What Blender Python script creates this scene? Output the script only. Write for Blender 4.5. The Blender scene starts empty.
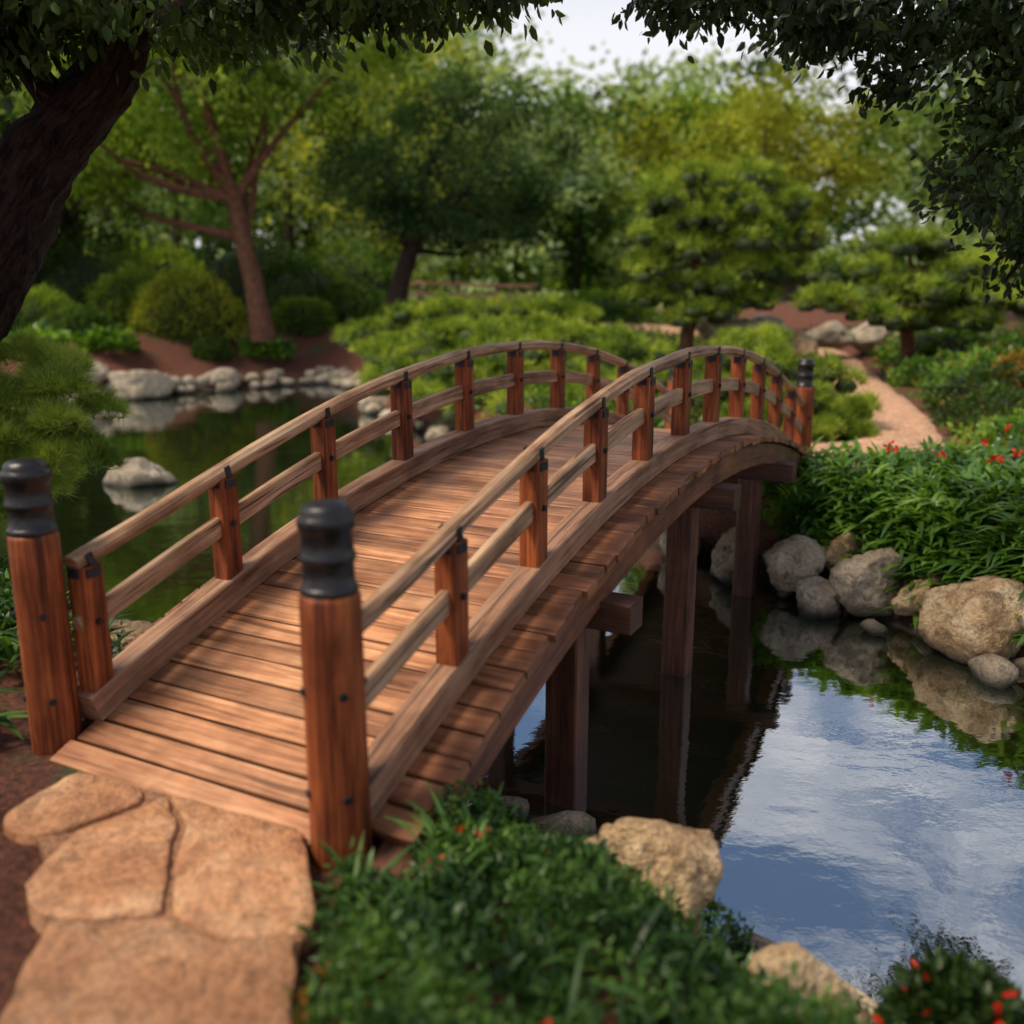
import bpy, math, random
import numpy as np
from mathutils import Vector, noise as mnoise
rng=np.random.default_rng(7); random.seed(7)
scene=bpy.context.scene
col=scene.collection
TAU=2*math.pi
# ------------------------------------------------------------------ materials
def newmat(name):
    m=bpy.data.materials.new(name); m.use_nodes=True
    nt=m.node_tree; nt.nodes.clear()
    out=nt.nodes.new('ShaderNodeOutputMaterial')
    return m,nt,out
def N(nt,t,**kw):
    n=nt.nodes.new(t)
    for k,v in kw.items(): setattr(n,k,v)
    return n
def ramp(nt,stops):
    r=nt.nodes.new('ShaderNodeValToRGB'); e=r.color_ramp.elements
    while len(e)<len(stops): e.new(0.5)
    for el,(p,c) in zip(e,stops): el.position=p; el.color=(*c,1)
    return r
def mixc(nt,a,b,fac,mode='MIX'):
    m=nt.nodes.new('ShaderNodeMix'); m.data_type='RGBA'; m.blend_type=mode
    for s,v in ((m.inputs[6],a),(m.inputs[7],b),(m.inputs[0],fac)):
        if isinstance(v,bpy.types.NodeSocket): nt.links.new(v,s)
        elif isinstance(v,(int,float)): s.default_value=v
        else: s.default_value=(*v,1)
    return m.outputs[2]
def noise_tex(nt,vec,scale,detail=4,rough=.6,dist=0):
    n=nt.nodes.new('ShaderNodeTexNoise'); n.inputs['Scale'].default_value=scale
    n.inputs['Detail'].default_value=detail; n.inputs['Roughness'].default_value=rough
    n.inputs['Distortion'].default_value=dist
    if vec is not None: nt.links.new(vec,n.inputs['Vector'])
    return n
def mapping(nt,vec,sc):
    m=nt.nodes.new('ShaderNodeMapping'); m.inputs['Scale'].default_value=sc
    nt.links.new(vec,m.inputs['Vector']); return m.outputs[0]
def principled(nt,out):
    p=nt.nodes.new('ShaderNodeBsdfPrincipled'); nt.links.new(p.outputs[0],out.inputs[0]); return p
def bump(nt,h,strength,dist):
    b=nt.nodes.new('ShaderNodeBump'); b.inputs['Strength'].default_value=strength
    b.inputs['Distance'].default_value=dist; nt.links.new(h,b.inputs['Height']); return b.outputs[0]
TH=.4747; dv=Vector((math.sin(TH),math.cos(TH),0)); nv=Vector((-math.cos(TH),math.sin(TH),0)); UP=Vector((0,0,1))
A=Vector((-.487,2.442,0)); LEN=6.85; W=1.209

def wood_mat(name,dark,mid,light,rough=.6,var=.35,grey=None,spec=.4,stain=.75,crack=.0,wear_and_shade=False):
    m,nt,out=newmat(name); p=principled(nt,out)
    uv=N(nt,'ShaderNodeTexCoord').outputs['UV']
    g=N(nt,'ShaderNodeNewGeometry')
    n1=noise_tex(nt,mapping(nt,uv,(3,60,1)),1.0,4,.65,.3)
    n2=noise_tex(nt,mapping(nt,uv,(1.2,14,1)),1.0,3,.6,.8)
    n3=noise_tex(nt,g.outputs['Position'],3.5,4,.6)
    a=N(nt,'ShaderNodeMath',operation='ADD'); nt.links.new(n1.outputs[0],a.inputs[0]); nt.links.new(n2.outputs[0],a.inputs[1])
    h=N(nt,'ShaderNodeMath',operation='MULTIPLY'); nt.links.new(a.outputs[0],h.inputs[0]); h.inputs[1].default_value=.5
    r=ramp(nt,[(.36,dark),(.5,mid),(.64,light)]); nt.links.new(h.outputs[0],r.inputs[0])
    rr=ramp(nt,[(0,(1-var,)*3),(.5,(1,1,1)),(1,(1+var*.5,)*3)]); nt.links.new(g.outputs['Random Per Island'],rr.inputs[0])
    c=mixc(nt,r.outputs[0],rr.outputs[0],1.0,'MULTIPLY')
    st=ramp(nt,[(.38,(.45,.38,.34)),(.58,(1,1,1))]); nt.links.new(n3.outputs[0],st.inputs[0])
    c=mixc(nt,c,st.outputs[0],stain,'MULTIPLY')
    if wear_and_shade:  # wear and painted light lighten the middle; painted rail shade darkens outside the kerbs
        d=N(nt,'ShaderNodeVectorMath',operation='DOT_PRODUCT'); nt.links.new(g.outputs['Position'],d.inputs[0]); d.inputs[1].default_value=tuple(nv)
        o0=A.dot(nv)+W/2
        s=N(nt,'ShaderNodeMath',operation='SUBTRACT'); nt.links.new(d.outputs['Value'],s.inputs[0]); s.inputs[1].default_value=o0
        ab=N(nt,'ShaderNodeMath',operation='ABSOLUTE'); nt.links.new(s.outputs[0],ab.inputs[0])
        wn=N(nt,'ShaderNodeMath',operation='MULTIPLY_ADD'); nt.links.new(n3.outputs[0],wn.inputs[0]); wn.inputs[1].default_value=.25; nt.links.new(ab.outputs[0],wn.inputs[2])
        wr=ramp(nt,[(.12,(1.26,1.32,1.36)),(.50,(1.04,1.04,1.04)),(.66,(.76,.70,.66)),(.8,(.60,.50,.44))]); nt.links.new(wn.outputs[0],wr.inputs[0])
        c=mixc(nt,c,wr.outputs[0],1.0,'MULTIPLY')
        # under-deck shade painted into the colour of down-facing faces
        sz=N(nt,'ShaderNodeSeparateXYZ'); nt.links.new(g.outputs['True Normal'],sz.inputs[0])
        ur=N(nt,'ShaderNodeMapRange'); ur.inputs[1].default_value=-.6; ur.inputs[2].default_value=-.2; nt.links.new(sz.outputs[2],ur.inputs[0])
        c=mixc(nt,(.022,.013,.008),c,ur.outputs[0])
    if grey:
        n4=noise_tex(nt,mapping(nt,uv,(1.5,8,1)),1.3,3,.6)
        gr=ramp(nt,[(.45,(0,0,0)),(.65,(.8,.8,.8))]); nt.links.new(n4.outputs[0],gr.inputs[0])
        c=mixc(nt,c,mixc(nt,grey,r.outputs[0],.45),gr.outputs[0])
    if crack:
        n5=noise_tex(nt,mapping(nt,uv,(1.3,38,1)),1.0,2,.5,.5)
        ck=ramp(nt,[(.32,(.15,.1,.08)),(.36,(.15,.1,.08)),(.40,(1,1,1))])
        nt.links.new(n5.outputs[0],ck.inputs[0]); c=mixc(nt,c,ck.outputs[0],crack,'MULTIPLY')
    nt.links.new(c,p.inputs['Base Color'])
    rf=N(nt,'ShaderNodeMapRange'); rf.inputs[3].default_value=rough-.15; rf.inputs[4].default_value=rough+.2
    nt.links.new(n2.outputs[0],rf.inputs[0]); nt.links.new(rf.outputs[0],p.inputs['Roughness'])
    p.inputs['Specular IOR Level'].default_value=spec
    nt.links.new(bump(nt,h.outputs[0],.8,.006),p.inputs['Normal'])
    return m
M_deck=wood_mat('deck_wood',(.19,.075,.030),(.43,.185,.082),(.60,.32,.165),.50,.38,spec=.45,stain=.65,crack=.55,wear_and_shade=True)
M_post=wood_mat('stained_post_wood',(.055,.012,.004),(.215,.050,.013),(.40,.118,.032),.60,.3,spec=.28,crack=.7)
M_rail=wood_mat('weathered_rail_wood',(.12,.055,.026),(.33,.185,.10),(.53,.36,.23),.65,.2,(.40,.29,.19),crack=.8)
M_curb=wood_mat('curb_wood',(.11,.046,.024),(.27,.135,.074),(.42,.245,.15),.6,.2,(.32,.20,.13),crack=.7)
M_beam=wood_mat('beam_wood',(.05,.016,.008),(.13,.043,.018),(.23,.085,.038),.55,.3)
M_pier=wood_mat('pier_wood',(.025,.010,.006),(.085,.028,.013),(.15,.055,.027),.6,.3)
M_fence=wood_mat('fence_wood',(.12,.06,.04),(.25,.14,.09),(.36,.22,.15),.7,.3)
def simple_mat(name,c,rough,metal=0,bs=0.3,sc=40,det=3):
    m,nt,out=newmat(name); p=principled(nt,out)
    o=N(nt,'ShaderNodeTexCoord').outputs['Object']
    n=noise_tex(nt,o,sc,det)
    r=ramp(nt,[(.35,tuple(x*.55 for x in c)),(.7,tuple(x*1.5 for x in c))]); nt.links.new(n.outputs[0],r.inputs[0])
    nt.links.new(r.outputs[0],p.inputs['Base Color']); p.inputs['Roughness'].default_value=rough
    p.inputs['Metallic'].default_value=metal
    nt.links.new(bump(nt,n.outputs[0],bs,.004),p.inputs['Normal'])
    return m
M_cap=simple_mat('black_metal_cap',(.009,.008,.009),.40,.1,.8,30)
M_iron=simple_mat('dark_iron',(.020,.028,.040),.45,.5)

def leaf_mat(name,dark,mid,light,trans=.35,clump=1.2,rough=.45,spec=.35,far=False):
    m,nt,out=newmat(name)
    g=N(nt,'ShaderNodeNewGeometry')
    r=ramp(nt,[(0,dark),(.5,mid),(1,light)]); 
    nz=noise_tex(nt,g.outputs['Position'],clump,1,.6)
    a=N(nt,'ShaderNodeMath',operation='MULTIPLY_ADD'); nt.links.new(nz.outputs[0],a.inputs[0]); a.inputs[1].default_value=2.2; a.inputs[2].default_value=-.85
    b=N(nt,'ShaderNodeMath',operation='MULTIPLY_ADD'); nt.links.new(g.outputs['Random Per Island'],b.inputs[0]); b.inputs[1].default_value=.5
    nt.links.new(a.outputs[0],b.inputs[2]); 
    nt.links.new(b.outputs[0],r.inputs[0])
    if far:
        p=N(nt,'ShaderNodeBsdfDiffuse'); nt.links.new(r.outputs[0],p.inputs[0])
    else:
        p=N(nt,'ShaderNodeBsdfPrincipled'); p.inputs['Roughness'].default_value=rough; p.inputs['Specular IOR Level'].default_value=spec
        nt.links.new(r.outputs[0],p.inputs['Base Color'])
    t=N(nt,'ShaderNodeBsdfTranslucent')
    tc=mixc(nt,r.outputs[0],(1.5,1.35,.5),1.0,'MULTIPLY'); nt.links.new(tc,t.inputs[0])
    mx=N(nt,'ShaderNodeMixShader'); mx.inputs[0].default_value=trans
    nt.links.new(p.outputs[0],mx.inputs[1]); nt.links.new(t.outputs[0],mx.inputs[2]); nt.links.new(mx.outputs[0],out.inputs[0])
    return m
L_dark=leaf_mat('leaf_dark',(.006,.013,.004),(.015,.034,.007),(.038,.075,.013),.25)
L_canopy=leaf_mat('leaf_canopy',(.010,.022,.005),(.030,.062,.012),(.075,.135,.022),.35)
L_mid=leaf_mat('leaf_mid',(.022,.046,.012),(.058,.112,.026),(.13,.21,.045),.35,.5,far=True)
L_blue=leaf_mat('leaf_bluegreen',(.020,.045,.018),(.058,.105,.038),(.13,.20,.07),.35,.7,far=True)
L_bright=leaf_mat('leaf_bright',(.05,.10,.014),(.15,.245,.035),(.30,.42,.07),.45,.35,far=True)
L_yellow=leaf_mat('leaf_yellowgreen',(.08,.11,.014),(.23,.27,.035),(.40,.43,.07),.45,.8,far=True)
L_far=leaf_mat('leaf_far_haze',(.16,.23,.12),(.27,.37,.18),(.40,.50,.28),.45,.13,far=True)  # distance haze is put into these pale, greyed leaf colours
L_pine=leaf_mat('pine_needles',(.06,.115,.018),(.18,.27,.038),(.40,.48,.08),.35,2.2,far=True)
L_pinen=leaf_mat('pine_needles_fresh',(.07,.13,.02),(.20,.30,.045),(.40,.49,.09),.35,2.5)
L_lush=leaf_mat('leaf_lush',(.025,.070,.010),(.090,.20,.025),(.22,.38,.055),.38,2.5,.3,.5)
L_cover=leaf_mat('ground_cover_leaf',(.010,.034,.008),(.040,.10,.019),(.12,.23,.04),.3,4,.4)
L_orange=leaf_mat('leaf_orange',(.15,.07,.02),(.35,.16,.03),(.5,.3,.06),.4,3)
L_red=leaf_mat('petal_red',(.35,.01,.008),(.62,.025,.012),(.8,.06,.03),.3,3)
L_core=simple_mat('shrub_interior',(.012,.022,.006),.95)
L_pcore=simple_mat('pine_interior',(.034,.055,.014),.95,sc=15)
def bark_mat(name,d,l,sc=(4,9,1)):
    m,nt,out=newmat(name); p=principled(nt,out)
    uv=N(nt,'ShaderNodeTexCoord').outputs['UV']
    n=noise_tex(nt,mapping(nt,uv,sc),1.6,6,.75,1.2)
    r=ramp(nt,[(.40,d),(.62,l)]); nt.links.new(n.outputs[0],r.inputs[0]); nt.links.new(r.outputs[0],p.inputs['Base Color'])
    p.inputs['Roughness'].default_value=.9; p.inputs['Specular IOR Level'].default_value=.2
    nt.links.new(bump(nt,n.outputs[0],1,.06),p.inputs['Normal']); return m
B_dark=bark_mat('bark_dark',(.008,.005,.004),(.065,.036,.025))
B_red=bark_mat('bark_red',(.09,.038,.022),(.29,.14,.085))
B_grey=bark_mat('bark_grey',(.025,.018,.014),(.09,.06,.045))
def rock_mat(name,a,b,c,mott=.8,bd=.03):
    m,nt,out=newmat(name); p=principled(nt,out)
    g=N(nt,'ShaderNodeNewGeometry')
    n1=noise_tex(nt,g.outputs['Position'],3,4,.65,.4); n2=noise_tex(nt,g.outputs['Position'],45,3,.7)
    n3=noise_tex(nt,g.outputs['Position'],9,5,.75,.8)
    r=ramp(nt,[(.3,a),(.5,b),(.68,c)]); nt.links.new(n1.outputs[0],r.inputs[0])
    s=ramp(nt,[(.35,(.55,.55,.55)),(.55,(1,1,1)),(.75,(1.25,1.22,1.15))]); nt.links.new(n2.outputs[0],s.inputs[0])
    cc=mixc(nt,r.outputs[0],s.outputs[0],.8,'MULTIPLY')
    s3=ramp(nt,[(.38,(.30,.26,.22)),(.5,(1,1,1))]); nt.links.new(n3.outputs[0],s3.inputs[0])
    cc=mixc(nt,cc,s3.outputs[0],mott,'MULTIPLY')
    v=ramp(nt,[(0,(.75,.72,.7)),(1,(1.15,1.1,1.05))]); nt.links.new(g.outputs['Random Per Island'],v.inputs[0])
    cc=mixc(nt,cc,v.outputs[0],1.0,'MULTIPLY')
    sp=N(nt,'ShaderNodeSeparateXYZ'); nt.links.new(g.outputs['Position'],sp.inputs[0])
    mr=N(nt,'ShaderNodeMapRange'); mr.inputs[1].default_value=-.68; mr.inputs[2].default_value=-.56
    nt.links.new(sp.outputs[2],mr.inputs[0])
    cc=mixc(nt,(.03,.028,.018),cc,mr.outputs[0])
    nt.links.new(cc,p.inputs['Base Color']); p.inputs['Roughness'].default_value=.8
    ad=N(nt,'ShaderNodeMath',operation='ADD'); nt.links.new(n3.outputs[0],ad.inputs[0]); nt.links.new(n2.outputs[0],ad.inputs[1])
    nt.links.new(bump(nt,ad.outputs[0],1,bd),p.inputs['Normal']); return m
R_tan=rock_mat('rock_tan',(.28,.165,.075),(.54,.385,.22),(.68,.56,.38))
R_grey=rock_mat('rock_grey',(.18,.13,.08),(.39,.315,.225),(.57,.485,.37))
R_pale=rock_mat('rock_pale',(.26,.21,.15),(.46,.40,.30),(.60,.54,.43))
R_flag=rock_mat('flagstone',(.33,.135,.058),(.50,.25,.12),(.62,.37,.21),.45,.014)

# ------------------------------------------------------------------ mesh builder
class MB:
    def __init__(s): s.v=[];s.f=[];s.uv=[];s.mi=[];s.n=0
    def add(s,verts,faces,uvs=None,mi=0):
        o=s.n; s.v.extend(verts); s.n+=len(verts)
        for i,f in enumerate(faces):
            s.f.append(tuple(o+j for j in f)); s.mi.append(mi)
            if uvs is None: s.uv.extend([(0.,0.)]*len(f))
            else: s.uv.extend(uvs[i])
    def obj(s,name,mats,smooth=False,parent=None):
        me=bpy.data.meshes.new(name); me.from_pydata([tuple(map(float,v)) for v in s.v],[],s.f)
        l=me.uv_layers.new(name='UVMap'); l.data.foreach_set('uv',np.array(s.uv,dtype=np.float32).ravel())
        for m in mats: me.materials.append(m)
        me.polygons.foreach_set('material_index',np.array(s.mi,dtype=np.int32))
        me.polygons.foreach_set('use_smooth',np.array([smooth]*len(s.f)))
        me.update(); ob=bpy.data.objects.new(name,me); col.objects.link(ob)
        if parent: ob.parent=parent
        return ob
def sweep(mb,frames,sec,mi=0,closed_ends=True,scales=None):
    k=len(sec); ou=random.random()*20; ov=random.random()*20
    per=[0]
    for i in range(k):
        a=sec[i];b=sec[(i+1)%k]; per.append(per[-1]+math.hypot(a[0]-b[0],a[1]-b[1]))
    V=[];L=[0]
    for i,(o,X,Y) in enumerate(frames):
        sc=1 if scales is None else scales[i]
        if i: L.append(L[-1]+(Vector(o)-Vector(frames[i-1][0])).length)
        for a,b in sec: V.append(tuple(Vector(o)+Vector(X)*a*sc+Vector(Y)*b*sc))
    F=[];U=[]
    for i in range(len(frames)-1):
        for j in range(k):
            j2=(j+1)%k
            F.append((i*k+j,i*k+j2,(i+1)*k+j2,(i+1)*k+j))
            U.append([(ou+L[i],ov+per[j]),(ou+L[i],ov+per[j+1]),(ou+L[i+1],ov+per[j+1]),(ou+L[i+1],ov+per[j])])
    if closed_ends:
        F.append(tuple(reversed(range(k)))); U.append([(ou+sec[j][0]*.2,ov+sec[j][1]*3) for j in reversed(range(k))])
        e=(len(frames)-1)*k; F.append(tuple(e+j for j in range(k))); U.append([(ou+sec[j][0]*.2,ov+sec[j][1]*3) for j in range(k)])
    # keep normals pointing outwards whatever the handedness of the frame
    T=(Vector(frames[-1][0])-Vector(frames[0][0]))
    area=sum(sec[j][0]*sec[(j+1)%k][1]-sec[(j+1)%k][0]*sec[j][1] for j in range(k))
    if Vector(frames[0][1]).cross(Vector(frames[0][2])).dot(T)*area<0:
        F=[tuple(reversed(f)) for f in F]; U=[list(reversed(q)) for q in U]
    mb.add(V,F,U,mi)
def rect(w,h,b=0):
    x,y=w/2,h/2
    if not b: return [(-x,-y),(x,-y),(x,y),(-x,y)]
    return [(-x+b,-y),(x-b,-y),(x,-y+b),(x,y-b),(x-b,y),(-x+b,y),(-x,y-b),(-x,-y+b)]
def circ(r,k=16): return [(r*math.cos(TAU*i/k),r*math.sin(TAU*i/k)) for i in range(k)]
def tube(mb,pts,rad,k=10,mi=0,wob=.08,sub=5):
    P=[Vector(p) for p in pts]
    Q=[];R=[]
    for i in range(len(P)-1):
        p0=P[max(i-1,0)];p1=P[i];p2=P[i+1];p3=P[min(i+2,len(P)-1)]
        for j in range(sub):
            t=j/sub
            Q.append(.5*((2*p1)+(-p0+p2)*t+(2*p0-5*p1+4*p2-p3)*t*t+(-p0+3*p1-3*p2+p3)*t**3)); R.append(rad[i]*(1-t)+rad[i+1]*t)
    Q.append(P[-1]);R.append(rad[-1])
    V=[];F=[];U=[];L=0;ou=random.random()*9
    Ls=[]; X=None
    for i,q in enumerate(Q):
        T=(Q[min(i+1,len(Q)-1)]-Q[max(i-1,0)]).normalized()
        if X is None: X=T.cross(Vector((.3,1,.1))).normalized()
        X=(X-T*X.dot(T)).normalized(); Y=T.cross(X)
        if i: L+=(q-Q[i-1]).length
        Ls.append(L)
        for j in range(k):
            a=TAU*j/k; d=X*math.cos(a)+Y*math.sin(a)
            w=1+wob*(2*mnoise.noise(q*1.5/max(.15,rad[0])*.3+d*1.3)+1.0*mnoise.noise(q*7+d*2.5))
            V.append(tuple(q+d*R[i]*w))
    for i in range(len(Q)-1):
        for j in range(k):
            j2=(j+1)%k; F.append((i*k+j,i*k+j2,(i+1)*k+j2,(i+1)*k+j))
            c=R[0]*TAU; U.append([(ou+Ls[i],c*j/k),(ou+Ls[i],c*(j+1)/k),(ou+Ls[i+1],c*(j+1)/k),(ou+Ls[i+1],c*j/k)])
    mb.add(V,F,U,mi)
def np_obj(name,V,F,mats,mi=None,parent=None,smooth=False):
    me=bpy.data.meshes.new(name); k=F.shape[1]
    me.vertices.add(len(V)); me.vertices.foreach_set('co',V.astype(np.float32).ravel())
    me.loops.add(F.size); me.loops.foreach_set('vertex_index',F.astype(np.int32).ravel())
    me.polygons.add(len(F)); me.polygons.foreach_set('loop_start',np.arange(0,F.size,k,dtype=np.int32))
    me.polygons.foreach_set('loop_total',np.full(len(F),k,dtype=np.int32))
    for m in mats: me.materials.append(m)
    if mi is not None: me.polygons.foreach_set('material_index',mi.astype(np.int32))
    if smooth: me.polygons.foreach_set('use_smooth',np.ones(len(F),dtype=bool))
    me.update(calc_edges=True); me.validate()
    ob=bpy.data.objects.new(name,me); col.objects.link(ob)
    if parent: ob.parent=parent
    return ob
def unit(a): return a/np.maximum(np.linalg.norm(a,axis=1,keepdims=True),1e-9)
def rvec(n): return unit(rng.normal(size=(n,3)))
def leaves(name,P,D,size,asp,mats,fold=.25,mi=None,parent=None):
    n=len(P); D=unit(D); S=unit(np.cross(D,rvec(n))); U=np.cross(S,D)
    size=np.broadcast_to(size,(n,))[:,None]
    v0=P; v5=P+D*size - U*size*.12
    a=P+D*size*.3; b=P+D*size*.68
    w=size*asp*.5
    L1=a+S*w+U*w*fold; L2=b+S*w*.8+U*w*fold*.5
    R1=a-S*w+U*w*fold; R2=b-S*w*.8+U*w*fold*.5
    V=np.stack([v0,L1,L2,v5,R2,R1],1).reshape(-1,3)
    base=(np.arange(n)*6)[:,None]
    F=np.concatenate([base+np.array([0,1,2,3]),base+np.array([0,3,4,5])],1).reshape(-1,4)
    m2=None if mi is None else np.repeat(mi,2)
    return np_obj(name,V,F,mats,m2,parent)
def quadleaves(name,P,D,size,asp,mats,mi=None,parent=None):
    n=len(P); D=unit(D); S=unit(np.cross(D,rvec(n))); U=np.cross(S,D)
    size=np.broadcast_to(size,(n,))[:,None]
    V=np.stack([P,P+D*size*.45+S*size*asp*.5+U*size*.06,P+D*size,P+D*size*.5-S*size*asp*.5+U*size*.06],1).reshape(-1,3)
    F=(np.arange(n)*4)[:,None]+np.array([0,1,2,3])
    return np_obj(name,V,F,mats,mi,parent)
def needles(name,P,axis,k,length,width,mats,spread=.7,parent=None):
    n=len(P); P=np.repeat(P,k,0); A_=np.repeat(axis,k,0)
    D=unit(A_+rng.normal(size=A_.shape)*spread); S=unit(np.cross(D,rvec(len(P))))
    l=(length*rng.uniform(.7,1.15,len(P)))[:,None]
    V=np.stack([P-S*width*.5,P+S*width*.5,P+D*l],1).reshape(-1,3)
    F=(np.arange(len(P))*3)[:,None]+np.array([0,1,2])
    return np_obj(name,V,F,mats,None,parent)
def straps(name,P,az,el,length,width,droop,mats,mi=None,parent=None,K=6):
    n=len(P); t=np.linspace(0,1,K)
    H=np.stack([np.cos(az),np.sin(az),np.zeros(n)],1); S=np.stack([-np.sin(az),np.cos(az),np.zeros(n)],1)
    V=[]
    for tt in t:
        c=P+H*(length*np.cos(el)*tt*(1+.3*tt))[:,None]
        c[:,2]+=length*(np.sin(el)*tt-droop*tt*tt)
        w=width*math.sin(math.pi*min(1,max(.04,tt*.93+.05)))**.8
        V+= [c-S*(w*.5)[:,None], c+S*(w*.5)[:,None]]
        V[-1][:,2]+=w*.15; V[-2][:,2]+=w*.15
    V=np.stack(V,1).reshape(-1,3)
    b=(np.arange(n)*2*K)[:,None]
    F=np.concatenate([b+np.array([2*i,2*i+1,2*i+3,2*i+2]) for i in range(K-1)],1).reshape(-1,4)
    m2=None if mi is None else np.repeat(mi,K-1)
    return np_obj(name,V,F,mats,m2,parent,smooth=True)
def empty(name,loc=(0,0,0)):
    e=bpy.data.objects.new(name,None); col.objects.link(e); e.empty_display_size=.3; return e

# ------------------------------------------------------------------ terrain
WZ=-.70
pond=np.array([(8,-3),(3.2,0.3),(1.9,1.5),(1.3,2.15),(0.95,2.6),(.62,3.0),(.15,3.5),(-.35,3.85),(-1.0,4.1),(-1.8,4.7),(-2.6,5.5),(-3.8,6.2),(-6,6.6),(-10,7.5),(-14,10),(-13,15),(-9.5,18.0),(-8.6,19.3),(-6.9,21.6),(-4.6,23.6),(-3.4,22),(-2.6,17.8),(-1.0,14.0),(.4,10.3),(1.25,8.2),(1.9,7.1),(2.4,6.5),(2.75,5.75),(3.05,5.15),(3.8,4.4),(6,3),(9,0.5),(11,-3)])
def sdf(x,y):
    x=np.asarray(x,float);y=np.asarray(y,float)
    d=np.full(x.shape,1e9); ins=np.zeros(x.shape,bool); n=len(pond)
    for i in range(n):
        ax,ay=pond[i];bx,by=pond[(i+1)%n]
        ex,ey=bx-ax,by-ay; t=np.clip(((x-ax)*ex+(y-ay)*ey)/(ex*ex+ey*ey),0,1)
        d=np.minimum(d,np.hypot(x-ax-t*ex,y-ay-t*ey))
        c=((ay>y)!=(by>y)); xi=ax+(y-ay)*ex/(ey if abs(ey)>1e-9 else 1e-9)
        ins^=(c&(x<xi))
    return np.where(ins,-d,d)
def sm(t): t=np.clip(t,0,1); return t*t*(3-2*t)
def gh(x,y):
    x=np.asarray(x,float);y=np.asarray(y,float)
    d=sdf(x,y)
    base=.95*sm((y-9)/27)+.05*np.sin(x*.9+1)*np.sin(y*.7)*sm((y-8)/6)
    base=base+ .30*sm((x-5.6)/4)*sm((y-5)/4) + 8*sm((np.hypot(x,y)-75)/110)
    base=base-.03
    w=.75+.35*sm((4-y)/1.5)*(x>-.4)+2.4*sm((-x-3.5)/2)*sm((y-15)/4)
    out=WZ-.06+(base-WZ+.06)*sm(d/w*.9+.1)
    inn=WZ-.06-.9*sm(-d/1.3)
    h=np.where(d>0,out,inn)
    n=.025*np.sin(x*5.1+y*3.3)*np.sin(y*4.3-x*2.1)+.015*np.sin(x*11+1)*np.sin(y*12.7)
    flat=sm((np.hypot((x+.9)/1.0,(y-2.0)/1.5)-.8)/.4)
    return h+n*flat*np.where(d>0,1,.3)
g=461; u=np.linspace(-1,1,g)
gx=2.4*np.sinh(5.8*u); gy=6+2.4*np.sinh(5.8*u)
X,Y=np.meshgrid(gx,gy); Z=gh(X,Y)
Z=Z-.03*((np.abs(X+.85)<.5)&(Y<2.9)&(Y>-1))
V=np.stack([X.ravel(),Y.ravel(),Z.ravel()],1)
i=np.arange(g-1)[:,None]*g+np.arange(g-1)[None,:]
F=np.stack([i,i+1,i+g+1,i+g],-1).reshape(-1,4)
m,nt,out=newmat('mulch_ground'); p=principled(nt,out)
pos=N(nt,'ShaderNodeNewGeometry').outputs['Position']
n1=noise_tex(nt,pos,.9,3,.6); n2=noise_tex(nt,pos,38,5,.75)
r1=ramp(nt,[(.35,(.035,.012,.006)),(.55,(.14,.044,.021)),(.75,(.31,.11,.052))]); nt.links.new(n2.outputs[0],r1.inputs[0])
r2=ramp(nt,[(.35,(.02,.04,.01)),(.7,(.06,.10,.025))]); nt.links.new(n2.outputs[0],r2.inputs[0])
rm=ramp(nt,[(.60,(0,0,0)),(.68,(1,1,1))]); nt.links.new(n1.outputs[0],rm.inputs[0])
c=mixc(nt,r1.outputs[0],r2.outputs[0],rm.outputs[0])
sp=N(nt,'ShaderNodeSeparateXYZ'); nt.links.new(pos,sp.inputs[0])
mr=N(nt,'ShaderNodeMapRange'); mr.inputs[1].default_value=30; mr.inputs[2].default_value=42; nt.links.new(sp.outputs[1],mr.inputs[0])
c=mixc(nt,c,(.11,.18,.035),mr.outputs[0])
mz=N(nt,'ShaderNodeMapRange'); mz.inputs[1].default_value=-.72; mz.inputs[2].default_value=-.5; nt.links.new(sp.outputs[2],mz.inputs[0])
c=mixc(nt,(.018,.015,.010),c,mz.outputs[0])
nt.links.new(c,p.inputs['Base Color']); p.inputs['Roughness'].default_value=.95
nt.links.new(bump(nt,n2.outputs[0],1,.03),p.inputs['Normal'])
np_obj('ground',V,F,[m],smooth=True)

# water
m,nt,out=newmat('pond_water')
pos=N(nt,'ShaderNodeNewGeometry').outputs['Position']
w1=noise_tex(nt,mapping(nt,pos,(1,1.6,1)),1.6,2,.5); w2=noise_tex(nt,mapping(nt,pos,(1,1.4,1)),9,3,.55)
ad=N(nt,'ShaderNodeMath',operation='MULTIPLY_ADD'); nt.links.new(w2.outputs[0],ad.inputs[0]); ad.inputs[1].default_value=.20; nt.links.new(w1.outputs[0],ad.inputs[2])
bn=bump(nt,ad.outputs[0],.13,.03)
df=N(nt,'ShaderNodeBsdfDiffuse'); df.inputs[0].default_value=(.010,.014,.004,1)
gl=N(nt,'ShaderNodeBsdfGlossy'); gl.inputs['Roughness'].default_value=.025; gl.inputs[0].default_value=(.93,.96,1,1)
nt.links.new(bn,gl.inputs['Normal'])
fr=N(nt,'ShaderNodeFresnel'); fr.inputs[0].default_value=2.0; nt.links.new(bn,fr.inputs['Normal'])
mr=N(nt,'ShaderNodeMapRange'); mr.inputs[1].default_value=0; mr.inputs[2].default_value=.6; mr.inputs[3].default_value=.42; mr.inputs[4].default_value=.75; nt.links.new(fr.outputs[0],mr.inputs[0])
mx=N(nt,'ShaderNodeMixShader'); nt.links.new(mr.outputs[0],mx.inputs[0]); nt.links.new(df.outputs[0],mx.inputs[1]); nt.links.new(gl.outputs[0],mx.inputs[2]); nt.links.new(mx.outputs[0],out.inputs[0])
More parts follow.
